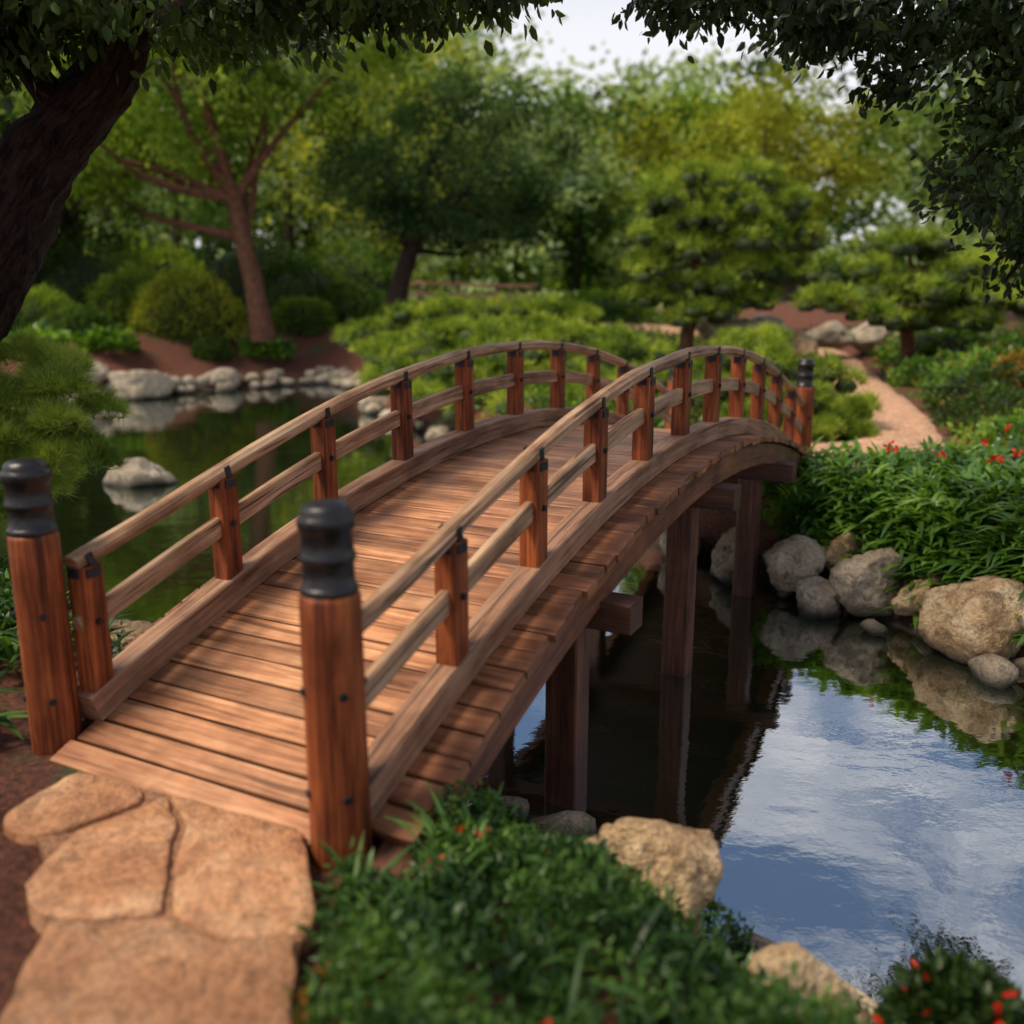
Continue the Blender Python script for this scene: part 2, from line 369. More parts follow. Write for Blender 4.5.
np_obj('pond_water',np.array([(-18,-4,WZ),(14,-4,WZ),(14,27,WZ),(-18,27,WZ)],float),np.array([[0,1,2,3]]),[m])

# ------------------------------------------------------------------ bridge
def dz(s):
    t=s/LEN; q=4*t*(1-t)
    return .68*q-.046*t-.003
def bp(s,off,z): return A+dv*s+nv*off+UP*z
def tang(s):
    e=.02; return (dv+UP*((dz(s+e)-dz(s-e))/(2*e))).normalized()
bridge=empty('wooden_footbridge')
def ends(s): return .055*math.exp(-((max(0,s)/.33)**1.3))+.03*math.exp(-((max(0,LEN-s)/.33)**1.3))
def arcsweep(mb,s0,s1,off,zoff,w,h,n=64,mi=0,b=.006,ek=0,wav=.0015):
    fr=[]; ph=random.random()*9
    for i in range(n+1):
        s=s0+(s1-s0)*i/n; T=tang(s); Z=nv.cross(-T) 
        if Z.z<0: Z=-Z
        fr.append((bp(s,off+wav*2*mnoise.noise(Vector((s*1.5,ph,0))),dz(s)+zoff+ek*ends(s)+wav*2*mnoise.noise(Vector((s*2,0,ph)))),nv,Z))
    sweep(mb,fr,rect(w,h,b),mi)
mb=MB(); s=-.05; pw=.105
while s<LEN+.05:
    w=pw*random.uniform(.95,1.05)
    sc=s+w/2; T=tang(max(0,min(LEN,sc))); Zn=nv.cross(T); Zn=Zn if Zn.z>0 else -Zn
    o0,o1=(-.205,W+.205) if .16<sc<LEN-.08 else (.1,W+.0)
    if .08<sc<=.16: o0=-.205
    o0+=random.uniform(-.014,.014); o1+=random.uniform(-.014,.014)
    fr=[]
    jz=random.uniform(-.002,.002); tw=random.uniform(-.003,.003); ph=random.random()*50
    for k in range(11):
        f=k/10; o=o0+(o1-o0)*f
        fr.append((bp(sc,o,dz(sc)-.02+jz+tw*(f-.5))+dv*.0016*mnoise.noise(Vector((o*4,ph,0))),-T,Zn))
    sweep(mb,fr,rect(w-.004,.04,.0035))
    s+=w
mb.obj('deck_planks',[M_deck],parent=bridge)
RR=((0,.04,LEN-.04),(W,.115,LEN+.0))
mb=MB()
for off,a,b in RR: arcsweep(mb,a,b,off,.058,.10,.112)
mb.obj('curb_rails',[M_curb],parent=bridge)
RH=.547
mb=MB()
for off,a,b in RR: arcsweep(mb,a,b,off,RH,.064,.060,b=.016,ek=1,wav=.003)
mb.obj('top_rails',[M_rail],parent=bridge)
mb=MB()
for off,a,b in RR: arcsweep(mb,a,b,off,.335,.038,.082,ek=.6)
mb.obj('middle_rails',[M_rail],parent=bridge)
mb=MB(); mi=MB()
def addbox(mb,c,ax,ay,az,w,d,h,b=.004,m=0):
    sweep(mb,[(c-az*h/2,ax,ay),(c+az*h/2,ax,ay)],rect(w,d,b),m)
for off,ss in ((0,[.6242*(k+1) for k in range(10)]),(W,[.165]+[.1904+.655*(k+1) for k in range(9)])):
    for s in ss:
        if s>LEN-.15: continue
        z0=dz(s)+.10; z1=dz(s)+RH-.026+ends(s)
        sweep(mb,[(bp(s,off,z0),dv,nv),(bp(s,off,z1),dv,nv)],rect(.090,.084,.006))
        T=tang(s); Zn=nv.cross(T); Zn=Zn if Zn.z>0 else -Zn
        e_=ends(s); c=bp(s,off,dz(s)+RH+e_)
        for sd in (-1,1):
            addbox(mi,c+nv*sd*.0345-Zn*.008,T,nv,Zn,.030,.005,.062,.001)
            addbox(mi,bp(s,off,dz(s)+RH-.048+e_)+nv*sd*.0445,dv,nv,UP,.060,.006,.032,.001)
            cc=bp(s,off,dz(s)+.335+e_*.6)+nv*sd*.042
            sweep(mi,[(cc,dv,UP),(cc+nv*sd*.012,dv,UP)],circ(.012,8))
        for sd in (-1,1):
            addbox(mi,bp(s,off,dz(s)+RH-.046+e_)+dv*sd*.0475,nv,dv,UP,.05,.006,.034,.001)
mb.obj('balusters',[M_post],parent=bridge)
mi.obj('iron_brackets',[M_iron],parent=bridge)
def lathe(mb,c,prof,k=28,m=0,rs=1,zs=1,z0=0):
    sec=circ(1,k); fr=[(Vector(c)+UP*(z0+(z-z0)*zs),Vector((1,0,0)),Vector((0,1,0))) for z,r in prof]
    sweep(mb,fr,sec,m,scales=[r*rs for z,r in prof])
for s,off,R in ((0,.012,.087),(.055,W+.098,.085),(LEN,0,.088),(LEN+.05,W,.088)):
    zb=dz(max(0,min(LEN,s))) if s>1 else 0
    c=bp(s,off,zb)
    pa=empty('newel_post'); pa.parent=bridge
    mb=MB()
    prof=[(-.35,R*1.03),(0,R*1.02),(.3,R),(.6,R*.985),(.735,R*.98),(.748,R*.93),(.75,R*.7)]
    sec=[]
    for i in range(24):
        a=TAU*i/24+TH; q=1/(abs(math.cos(a-TH))**5+abs(math.sin(a-TH))**5)**(1/5)
        q=1+(q-1)*.40
        sec.append((math.cos(a)*q,math.sin(a)*q))
    sweep(mb,[(c+UP*z,Vector((1,0,0)),Vector((0,1,0))) for z,r in prof],sec,scales=[r*(.97) for z,r in prof])
    mb.uv=[(a,b*R) for a,b in mb.uv]
    mb.obj('post_shaft',[M_post],smooth=True,parent=pa)
    mb=MB()
    P=[(.742,.07),(.745,.082),(.752,.085),(.762,.085),(.769,.080),(.772,.076),(.83,.075),(.836,.077),(.84,.081),(.848,.082),(.856,.081),(.862,.076),(.918,.074),(.924,.079),(.930,.083),(.950,.084),(.958,.082),(.964,.074),(.970,.073),(.985,.068),(.994,.056),(.999,.03),(1.0,.005)]
    lathe(mb,c,P,rs=.94); mb.obj('post_cap',[M_cap],smooth=True,parent=pa)
    mb=MB()
    for h in (.16,.47):
        for a in (0,math.pi/2,math.pi,-math.pi/2):
            d=Vector((math.cos(a+TH),math.sin(a+TH),0)); t=Vector((-d.y,d.x,0)); cc=c+UP*h+d*(R*.96)
            sweep(mb,[(cc,t,UP),(cc+d*.010,t,UP)],circ(.012,8))
    mb.obj('bolts',[M_iron],parent=pa)
mb=MB()
for off in (-.13,W+.13): arcsweep(mb,.0,LEN,off,-.125,.09,.15)
mb.obj('arched_stringers',[M_beam],parent=bridge)
mb=MB()
for s in (1.60,3.25,4.93):
    zt=dz(s)-.185
    for off in (0.0,W):
        sweep(mb,[(bp(s,off,-1.7),dv,nv),(bp(s,off,zt-.13),dv,nv)],rect(.15,.15,.008))
    sweep(mb,[(bp(s,-.31,zt-.065),dv,UP),(bp(s,W+.31,zt-.065),dv,UP)],rect(.15,.13,.006))
mb.obj('support_piers',[M_pier],parent=bridge)

# ------------------------------------------------------------------ rocks
def rock(name,c,r,mat,seed,flat=1,mb=None,sub=3,rz=0):
    import bmesh
    bm=bmesh.new(); bmesh.ops.create_icosphere(bm,subdivisions=sub,radius=1)
    o=Vector((seed*3.7,seed*1.3,seed*2.1))
    rr=random.Random(seed); pl=[(Vector((rr.gauss(0,1),rr.gauss(0,1),rr.gauss(0,.8))).normalized(),rr.uniform(.52,.85)) for _ in range(10)]
    vs=[]
    for v in bm.verts:
        d=v.co.normalized(); k=1.0
        for n,h in pl:
            q=d.dot(n)
            if q>.05: k=min(k,h/q*1.02)
        k=max(k,.55); k=k*.95+.05
        k+=.12*mnoise.noise(d*1.6+o)+.06*mnoise.noise(d*4+o)+.035*mnoise.noise(d*9+o)
        p=Vector((d.x*r[0],d.y*r[1],d.z*r[2]))*k*1.08
        cz,sz=math.cos(rz),math.sin(rz)
        vs.append((c[0]+p.x*cz-p.y*sz,c[1]+p.x*sz+p.y*cz,c[2]+p.z))
    fs=[tuple(v.index for v in f.verts) for f in bm.faces]; bm.free()
    if mb is not None: mb.add(vs,fs); return
    m2=MB(); m2.add(vs,fs); return m2.obj(name,[mat],smooth=True)
sd=1
for (x,y,z,rx,ry,rz,mt,a) in [
    (2.12,6.72,-.47,.25,.2,.21,R_grey,0),(2.52,6.32,-.45,.27,.22,.24,R_grey,.4),(1.78,7.15,-.52,.22,.2,.22,R_grey,1),(2.18,6.38,-.58,.18,.15,.17,R_grey,.2),
    (2.84,6.12,-.5,.26,.18,.17,R_tan,.3),(2.95,5.55,-.46,.36,.27,.27,R_tan,-.3),(3.5,5.0,-.5,.3,.3,.25,R_grey,0),(2.45,6.75,-.35,.16,.14,.15,R_tan,0),
    (1.45,7.7,-.55,.2,.2,.18,R_grey,0),(.40,2.58,-.22,.29,.2,.20,R_tan,.2),(.74,2.1,-.26,.17,.13,.13,R_tan,0),(-.42,2.58,-.02,.10,.09,.08,R_tan,0),(.95,2.35,-.6,.2,.18,.15,R_tan,0),
    (-4.4,10.95,-.66,.42,.25,.25,R_pale,0),(-2.45,5.55,-.62,.25,.2,.17,R_tan,0),(-2.1,5.2,-.62,.17,.14,.14,R_pale,0),
    (-8.0,20.1,-.42,.7,.5,.38,R_pale,.2),(-9.0,19.9,-.2,.6,.5,.35,R_pale,0),(-8.5,19.2,-.62,.6,.4,.25,R_pale,.1),(-6.9,22.2,-.5,.5,.4,.3,R_pale,0),(-2.5,18.0,-.5,.4,.3,.3,R_pale,0),
    (3.75,17.6,.95,.42,.4,.36,R_pale,0),(4.2,17.2,.72,.35,.3,.3,R_pale,0),(5.9,18,.7,.5,.4,.3,R_pale,0),(6.9,18.4,.7,.5,.4,.3,R_pale,.4),(5.1,17,.6,.4,.4,.25,R_tan,.4),(7.8,18.4,.8,.5,.4,.3,R_pale,0),(4.7,17.6,.85,.4,.4,.25,R_pale,1)]:
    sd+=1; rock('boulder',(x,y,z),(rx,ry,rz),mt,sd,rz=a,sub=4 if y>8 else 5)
mb=MB()
def along(i0,i1,step,jit):
    pts=[];P=pond[i0:i1+1]
    for a,b in zip(P[:-1],P[1:]):
        L=np.hypot(*(b-a)); n=max(1,int(L/step))
        for k in range(n): pts.append(a+(b-a)*(k+rng.random()*.6)/n+rng.normal(size=2)*jit)
    return pts
for q in along(15,20,.36,.10):
    for row in range(2):
        sd+=1; r=rng.uniform(.15,.30); rock('',(q[0]+rng.normal()*.15,q[1]+row*.4,-.64+row*.16),(r*1.25,r*.85,r*.7),None,sd,mb=mb,sub=2,rz=rng.random()*3)
for q in along(20,25,.5,.12):
    sd+=1; r=rng.uniform(.1,.24); rock('',(q[0]+.05,q[1],-.62),(r*1.2,r,r*.8),None,sd,mb=mb,sub=2,rz=rng.random()*3)
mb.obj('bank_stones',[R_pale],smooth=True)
mb=MB()
for q in along(25,30,.22,.1)+along(1,8,.3,.1)+along(8,13,.4,.12):
    sd+=1; r=rng.uniform(.06,.15); rock('',(q[0],q[1],-.66),(r*1.2,r,r*.7),None,sd,mb=mb,sub=2,rz=rng.random()*3)
mb.obj('bank_stones',[R_grey],smooth=True)

# ------------------------------------------------------------------ flagstones
stones=[[(-1.52,2.53),(-1.50,2.68),(-1.42,2.81),(-1.20,2.71),(-1.16,2.62),(-1.30,2.475),(-1.42,2.45)],
[(-1.28,2.46),(-1.14,2.60),(-1.08,2.66),(-.990,2.48),(-.950,2.28),(-.895,2.10),(-1.05,2.075),(-1.2,2.085),(-1.29,2.22)],
[(-1.06,2.67),(-.64,2.475),(-.60,2.42),(-.53,2.2),(-.50,2.025),(-.70,2.005),(-.865,2.10),(-.92,2.28),(-.96,2.49)],
[(-1.16,2.055),(-1.03,2.055),(-.87,2.08),(-.70,1.985),(-.52,2.0),(-.48,1.7),(-.45,1.42),(-.8,1.32),(-1.04,1.4),(-1.12,1.75)],
[(-1.1,1.37),(-.8,1.29),(-.43,1.38),(-.35,1.0),(-.5,.6),(-.9,.62),(-1.15,.9)],[(-1.15,.86),(-.92,.58),(-.5,.56),(-.4,.1),(-.9,-.1),(-1.2,.3)],
[(-1.2,.25),(-.9,-.14),(-.38,.06),(-.35,-.6),(-.9,-.9),(-1.3,-.5)]]
mb=MB()
for k,st in enumerate(stones):
    cx=sum(a for a,b in st)/len(st); cy=sum(b for a,b in st)/len(st)
    ring=[]; m_=len(st)
    for i in range(m_):
        p0,p1,p2,p3=[Vector(st[(i+j-1)%m_]) for j in range(4)]
        for j in range(6):
            t=j/6
            cr=.5*((2*p1)+(-p0+p2)*t+(2*p0-5*p1+4*p2-p3)*t*t+(-p0+3*p1-3*p2+p3)*t**3)
            q=cr*.5+p1.lerp(p2,t)*.5
            nn=mnoise.noise(Vector((q.x*9,q.y*9,k)))*.016+mnoise.noise(Vector((q.x*30,q.y*30,k)))*.006
            ring.append((q.x+nn,q.y+nn*.7))
    nR=len(ring); V=[];F=[]
    lv=[(1.0,-.06),(1.0,.0),(.988,.006),(.96,.010),(.75,.010),(.5,.009),(.25,.010)]
    for sc_,z in lv:
        for x,y in ring:
            X_=cx+(x-cx)*sc_;Y_=cy+(y-cy)*sc_
            V.append((X_,Y_,z+(.009*mnoise.noise(Vector((X_*6,Y_*6,k*3)))+.004*mnoise.noise(Vector((X_*20,Y_*20,k*3))) if sc_<.99 else 0)))
    V.append((cx,cy,.010))
    for l in range(len(lv)-1):
        for i in range(nR):
            i2=(i+1)%nR; F.append((l*nR+i,l*nR+i2,(l+1)*nR+i2,(l+1)*nR+i))
    l=len(lv)-1
    for i in range(nR): F.append((l*nR+i,l*nR+(i+1)%nR,len(V)-1))
    mb.add(V,F)
ob=mb.obj('flagstone_path',[R_flag],smooth=True)
M_mortar=simple_mat('path_mortar',(.24,.115,.058),.95,0,1,60)
bed=[(-1.44,2.84),(-.64,2.50),(-.53,2.2),(-.5,1.7),(-.45,1.0),(-.45,.1),(-.4,-.8),(-1.2,-.8),(-1.1,.3),(-1.04,1.0),(-1.06,1.7),(-1.20,2.2),(-1.42,2.5)]
mb=MB(); mb.add([(x,y,-.006) for x,y in bed]+[(x,y,-.08) for x,y in bed],[tuple(range(len(bed)))]+[(i,(i+1)%len(bed),(i+1)%len(bed)+len(bed),i+len(bed)) for i in range(len(bed))])
o=mb.obj('path_mortar_bed',[M_mortar]); o.parent=ob
M_dirt=simple_mat('packed_dirt',(.41,.235,.14),.95,0,1,25)
cl=[(2.1,8.8,1.4),(2.9,9.05,1.2),(3.85,9.4,1.0),(4.35,10.4,.95),(4.85,12.0,.95),(5.35,14.2,.85),(5.85,16.3,.85),(6.3,19,.9),(5.5,22,1.0),(3,25,1.1),(0,28,1.1)]
pts=[];
for i in range(len(cl)-1):
    for j in range(10): pts.append(np.array(cl[i])*(1-j/10)+np.array(cl[i+1])*j/10)
pts=np.array(pts); 
for _ in range(6): pts[1:-1]=(pts[:-2]+pts[1:-1]*2+pts[2:])/4
T=np.gradient(pts[:,:2],axis=0); T/=np.linalg.norm(T,axis=1,keepdims=True); Nn=np.stack([-T[:,1],T[:,0]],1)
K=9; V=[]
for k in range(K):
    f=(k/(K-1)-.5); q=pts[:,:2]+Nn*(pts[:,2:3]*f)
    q=q+ (np.stack([np.sin(q[:,1]*4+k),np.cos(q[:,0]*5)],1)*.04 if k in(0,K-1) else 0)
    z=gh(q[:,0],q[:,1])+.05-(.08 if k in (0,K-1) else 0)
    V.append(np.column_stack([q,z]))
V=np.stack(V,1).reshape(-1,3); n_=len(pts)
i=np.arange(n_-1)[:,None]*K+np.arange(K-1)[None,:]
np_obj('dirt_path',V,np.stack([i,i+K,i+K+1,i+1],-1).reshape(-1,4),[M_dirt],smooth=True)
def path_dist(x,y):
    d=np.full(np.shape(x),1e9)
    for a in pts[::2]: d=np.minimum(d,np.hypot(x-a[0],y-a[1])-a[2]*.5)
    return d

# ------------------------------------------------------------------ vegetation helpers
def ellipsoid(mb,c,r,lo=-.2,na=14,nb=6):
    c=np.array(c);r=np.array(r); a=np.linspace(0,TAU,na+1)[:-1]; V=[];F=[]
    for ph in np.linspace(lo,1.5,nb+1):
        for t in a: V.append(tuple(c+r*np.array([math.cos(t)*math.cos(ph),math.sin(t)*math.cos(ph),math.sin(ph)])))
    for j in range(nb):
        for i in range(na): F.append((j*na+i,j*na+(i+1)%na,(j+1)*na+(i+1)%na,(j+1)*na+i))
    mb.add(V,F)
def crown(center,radii,ncl,per,cr,shell=.55,flat=.6):
    c=np.array(center);r=np.array(radii)
    d=rvec(ncl); rad=(shell+(1-shell)*rng.random(ncl))[:,None]
    rad*= (1+.18*np.sin(d[:,0:1]*5+d[:,2:3]*7))
    C=c+d*rad*r
    idx=np.repeat(np.arange(ncl),per)
    g_=rng.normal(size=(len(idx),3))*cr*np.array([1,1,flat])*rng.uniform(.6,1.3,ncl)[idx][:,None]
    P=C[idx]+g_
    D=unit(d[idx]*.6+rng.normal(size=P.shape)*.7+np.array([0,0,-.25]))
    return P,D,C
def shade_tree(name,trunk,rad,crowns,bark,lmat,lsize,asp=.5,limbs=8,lr=.6):
    e=empty(name); mb=MB(); tube(mb,trunk,rad,12)
    Ps=[];Ds=[]
    for (c,r,ncl,per,cr) in crowns:
        P,D,C=crown(c,r,ncl,per,cr); Ps.append(P);Ds.append(D)
        for k in rng.choice(len(C),min(limbs,len(C)),replace=False):
            t=Vector(C[k]); a=Vector(trunk[-1]) if rng.random()<.6 else Vector(trunk[-2])
            mid=a.lerp(t,.5)+Vector(rng.normal(size=3)*(t-a).length*.12)
            tube(mb,[a,mid,t],[rad[-1]*lr,rad[-1]*lr*.55,rad[-1]*.08],7)
    mb.obj('trunk',[bark],smooth=True,parent=e)
    P=np.concatenate(Ps);D=np.concatenate(Ds)
    quadleaves('foliage',P,D,lsize*rng.uniform(.6,1.25,len(P)),asp,[lmat],parent=e)
    return e
def shrub(name,c,r,n,ls,mat,asp=.55,mats=None,mi=None,lump=.12):
    c=np.array(c,float); r=np.array(r,float)
    d=rvec(n); d[:,2]=np.abs(d[:,2])*1.0-.12; d=unit(d)
    o=rng.random(3)*10
    lum=1+lump*(np.sin(d[:,0]*6+o[0])*np.sin(d[:,1]*6+o[1])+.6*np.sin(d[:,0]*13+o[2])*np.sin(d[:,2]*11+o[0]))
    P=c+d*r*(lum*rng.uniform(.86,1.05,n))[:,None]
    D=unit(d+rng.normal(size=d.shape)*.6+np.array([0,0,.3]))
    e=empty(name)
    quadleaves('foliage',P,D,ls*rng.uniform(.6,1.3,n),asp,[mat] if mats is None else mats,mi=mi,parent=e)
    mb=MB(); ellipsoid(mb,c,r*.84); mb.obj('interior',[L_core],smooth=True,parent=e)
    return e
def pine(name,trunk,rad,pads,nl=.11,nw=.008,k=8,dens=420,mat=None,bark=None,core=True):
    mat=mat or L_pine; bark=bark or B_red
    e=empty(name); mb=MB(); tube(mb,trunk,rad,10); mc=MB()
    Ps=[];As=[]
    tr=[Vector(t) for t in trunk]
    for (x,y,z,rx,ry,rz) in pads:
        n=int(dens*max(.25,rx*ry))
        nd=max(4,int(8*rx*ry/.3)); nd=min(nd,10)
        dc=[(0,0)]+[(math.cos(a)*q_,math.sin(a)*q_) for a,q_ in zip(rng.random(nd)*TAU,rng.uniform(.4,.9,nd))]
        di=rng.integers(0,len(dc),n)
        dcx=np.array(dc)
        a=rng.random(n)*TAU; q=np.sqrt(rng.random(n))
        rr_=.42
        px=x+rx*(dcx[di,0]+rr_*q*np.cos(a)); py=y+ry*(dcx[di,1]+rr_*q*np.sin(a))
        hz=np.array([rng.uniform(-.45,.45) for _ in dc])
        pz=z+rz*(hz[di]-.5*(dcx[di,0]**2+dcx[di,1]**2)+np.sqrt(np.clip(1-q*q,0,1))*rng.uniform(.35,1,n))
        Ps.append(np.stack([px,py,pz],1))
        As.append(unit(np.stack([np.cos(a)*q*1.1,np.sin(a)*q*1.1,np.full(n,.8)],1)))
        if core:
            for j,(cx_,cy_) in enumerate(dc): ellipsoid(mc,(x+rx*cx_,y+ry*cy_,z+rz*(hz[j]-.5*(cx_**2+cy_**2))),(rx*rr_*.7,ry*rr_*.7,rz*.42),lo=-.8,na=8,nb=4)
        t=Vector((x,y,z)); a0=min(tr,key=lambda v:(v-t).length+abs(v.z-(t.z-.2))*.5)
        tube(mb,[a0,a0.lerp(t,.5)+Vector((0,0,-.05)),t],[rad[-1]*1.0+.01,rad[-1]*.7+.005,.01],6,sub=3)
    mb.obj('trunk',[bark],smooth=True,parent=e)
    if core: mc.obj('shade_cores',[L_pcore],smooth=True,parent=e)  # solid dark cores give the pads shaded gaps and undersides by colour
    P=np.concatenate(Ps);Ax=np.concatenate(As)
    needles('needles',P,Ax,k,nl,nw,[mat],.62,parent=e)
    return e

# ---- near dark tree, upper left
e=empty('shade_tree'); mb=MB()
tube(mb,[(-4.3,5.7,-.1),(-3.9,5.65,.5),(-3.45,5.6,1.15),(-3.08,5.6,1.6),(-2.80,5.6,2.02),(-2.55,5.6,2.38),(-2.24,5.6,2.70),(-2.08,5.6,3.1),(-2.1,5.5,3.8),(-1.9,5.3,4.6)],[.34,.30,.25,.22,.20,.18,.16,.14,.13,.10],24,wob=.26,sub=10)
tube(mb,[(-3.2,5.6,1.5),(-3.25,5.5,2.1),(-3.05,5.4,2.7),(-3.1,5.3,3.4),(-3.4,5.2,4.4)],[.2,.2,.17,.15,.1],20,wob=.24,sub=9)
tube(mb,[(-2.15,5.6,2.8),(-1.6,5.3,3.0),(-.9,5.0,3.05),(-.1,4.8,2.98)],[.07,.05,.03,.012],8)
tube(mb,[(-2.45,5.6,2.4),(-2.6,5.3,2.9),(-2.5,5.0,3.5)],[.09,.07,.03],8)
mb.obj('trunk',[B_dark],smooth=True,parent=e)
P1=[];D1=[]
for c,r,ncl,per,cr in [((-1.8,5.3,3.07),(1.2,1.0,.28),75,60,.12),((-.45,4.9,3.0),(.95,.7,.16),46,55,.10),((-3.0,5.5,3.1),(.8,.6,.5),30,50,.13),((-1.6,4.6,4.8),(2.2,1.6,.8),55,60,.25),((-2.6,5.0,2.95),(.7,.5,.25),25,50,.11),((-4.7,5.1,4.0),(1.1,.9,.9),42,60,.22),((-3.6,4.9,5),(1.3,1.1,.7),36,60,.22)]:  # the high out-of-view crowns are added to shade the trunk
    P,D,C=crown(c,r,ncl,per,cr); P1.append(P); D1.append(D+np.array([0,0,-.4]))
P=np.concatenate(P1);D=np.concatenate(D1)
leaves('foliage',P,D,.085*rng.uniform(.6,1.2,len(P)),.5,[L_canopy],parent=e)
# ---- near dark tree, upper right
e=empty('shade_tree'); mb=MB()
tube(mb,[(4.9,6.6,-.1),(4.8,6.4,1),(4.5,6.2,2.2),(4.0,6.0,3.2),(3.4,5.8,3.9)],[.25,.2,.17,.13,.08],12)
for q in [[(4.5,6.2,2.2),(3.6,5.8,2.7),(2.9,5.6,2.55),(2.5,5.5,2.2)],[(4.0,6,3.2),(3.0,5.6,3.4),(2.0,5.4,3.25),(1.0,5.3,3.1)],[(4.5,6.2,2.0),(3.8,5.8,2.2),(3.1,5.6,1.9),(2.8,5.5,1.6)],[(3.4,5.8,3.0),(2.6,5.6,3.1),(2.2,5.5,2.85)]]:
    tube(mb,q,[.06,.04,.025,.008][:len(q)],7)
mb.obj('trunk',[B_dark],smooth=True,parent=e)
P1=[];D1=[]
for c,r,ncl,per,cr in [((2.9,5.6,2.2),(.46,.4,.52),32,60,.11),((2.6,5.5,2.72),(.65,.5,.36),34,60,.12),((2.0,5.4,3.05),(1.05,.6,.27),62,60,.12),((1.0,5.3,3.10),(.55,.4,.14),18,50,.10),((3.4,5.9,3.0),(.7,.5,.6),40,60,.12),((3.0,5.6,1.75),(.24,.3,.2),9,50,.08),((2.6,5.8,4.2),(1.9,1.2,.6),36,55,.2)]:
    P,D,C=crown(c,r,ncl,per,cr); P1.append(P); D1.append(D+np.array([0,0,-.4]))
P=np.concatenate(P1);D=np.concatenate(D1)
leaves('foliage',P,D,.078*rng.uniform(.6,1.2,len(P)),.5,[L_dark],parent=e)  # dark leaf colour stands in for the crown being backlit and unlit
# ---- unseen tree added behind / left of the viewpoint to shade the near foreground
shade_tree('shade_tree',[(-4.2,-.6,-.1),(-4.1,-.4,1.2),(-3.9,0,2.4),(-3.6,.4,3.2)],[.22,.18,.15,.12],
  [((-4.3,1.2,3.1),(.8,.9,.5),50,70,.14),((-2.2,.1,3.9),(.9,.7,.4),50,70,.15),((-3.2,-.4,3.9),(1.0,.8,.5),40,70,.16)],B_dark,L_canopy,.10,.5,5)

# ---- mid-distance trees
shade_tree('garden_tree',[(-6.25,24,.3),(-6.4,24,1.6),(-6.6,24,2.8),(-6.75,24,3.7)],[.32,.24,.22,.19],
  [((-8.4,23.6,6.3),(2.8,2.4,1.7),60,140,.42),((-5.0,23.5,7.3),(2.8,2.4,1.9),55,140,.42),((-9.8,24,4.4),(1.6,1.6,.9),22,130,.36),((-7.0,23.2,8.2),(2.5,2.5,1.5),40,120,.42)],B_red,L_bright,.18,.5,3,.7)
shade_tree('garden_tree',[(-3.25,26,.4),(-3.05,26,1.5),(-2.7,26,2.6),(-2.4,26,3.4)],[.34,.27,.22,.16],
  [((-1.9,26,4.7),(3.1,2.6,2.3),110,150,.34),((-1.0,26,3.2),(1.6,1.4,.8),20,140,.3)],B_grey,L_blue,.17,.5,6)
shade_tree('garden_tree',[(-12,27,.4),(-12.2,27,2.5),(-12,27,4.5)],[.4,.33,.25],
  [((-12.5,26,6.5),(4.2,3,3.6),90,150,.5),((-15,26,4.5),(3,3,2.5),50,130,.5)],B_grey,L_mid,.19,.5,8)
shade_tree('garden_tree',[(9.5,33,.6),(9.3,33,3),(9,33,5)],[.35,.28,.2],
  [((9,33,6.0),(3.6,3,2.4),80,140,.5)],B_grey,L_yellow,.21,.5,6)
shade_tree('garden_tree',[(13,24,.6),(12.8,24,3),(12.5,24,4)],[.35,.28,.2],
  [((12.5,24,5),(3.6,3,2.6),80,140,.5)],B_grey,L_mid,.21,.5,6)
# ---- distant tree mass
e=empty('distant_trees')
Pb=[];Db=[];Mb=[]; mbt=MB()
for k in range(66):
    y=rng.uniform(42,85); tx=rng.uniform(-.75,.75) if k<54 else rng.uniform(-1.1,1.1)
    x=tx*y
    pxx=512+941*tx
    top=.30 if pxx<500 else (.19 if pxx<740 else .26)
    if pxx<150: top=.34
    hgt=y*top*rng.uniform(.72,1.0)+1
    cr_=hgt*.42
    P,D,C=crown((x,y,1+hgt*.55),(cr_*.9,cr_*.7,hgt*.48),30,95,hgt*.075)
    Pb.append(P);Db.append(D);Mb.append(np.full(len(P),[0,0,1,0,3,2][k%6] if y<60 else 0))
    tube(mbt,[(x,y,.5),(x+.3,y,hgt*.6)],[.35,.15],6,sub=2)
for k in range(90):
    y=rng.uniform(40,70); x=rng.uniform(-.7,.7)*y
    r_=rng.uniform(1.0,2.6)
    P,D,C=crown((x,y,1+r_*.4),(r_*1.4,r_,r_),12,70,r_*.25)
    Pb.append(P);Db.append(D);Mb.append(np.full(len(P),[0,1,0,3,2][k%5]))
P=np.concatenate(Pb);D=np.concatenate(Db);mi_=np.concatenate(Mb)
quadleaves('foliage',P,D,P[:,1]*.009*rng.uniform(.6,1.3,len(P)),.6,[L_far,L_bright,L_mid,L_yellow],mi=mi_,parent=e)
mbt.obj('trunks',[B_grey],smooth=True,parent=e)

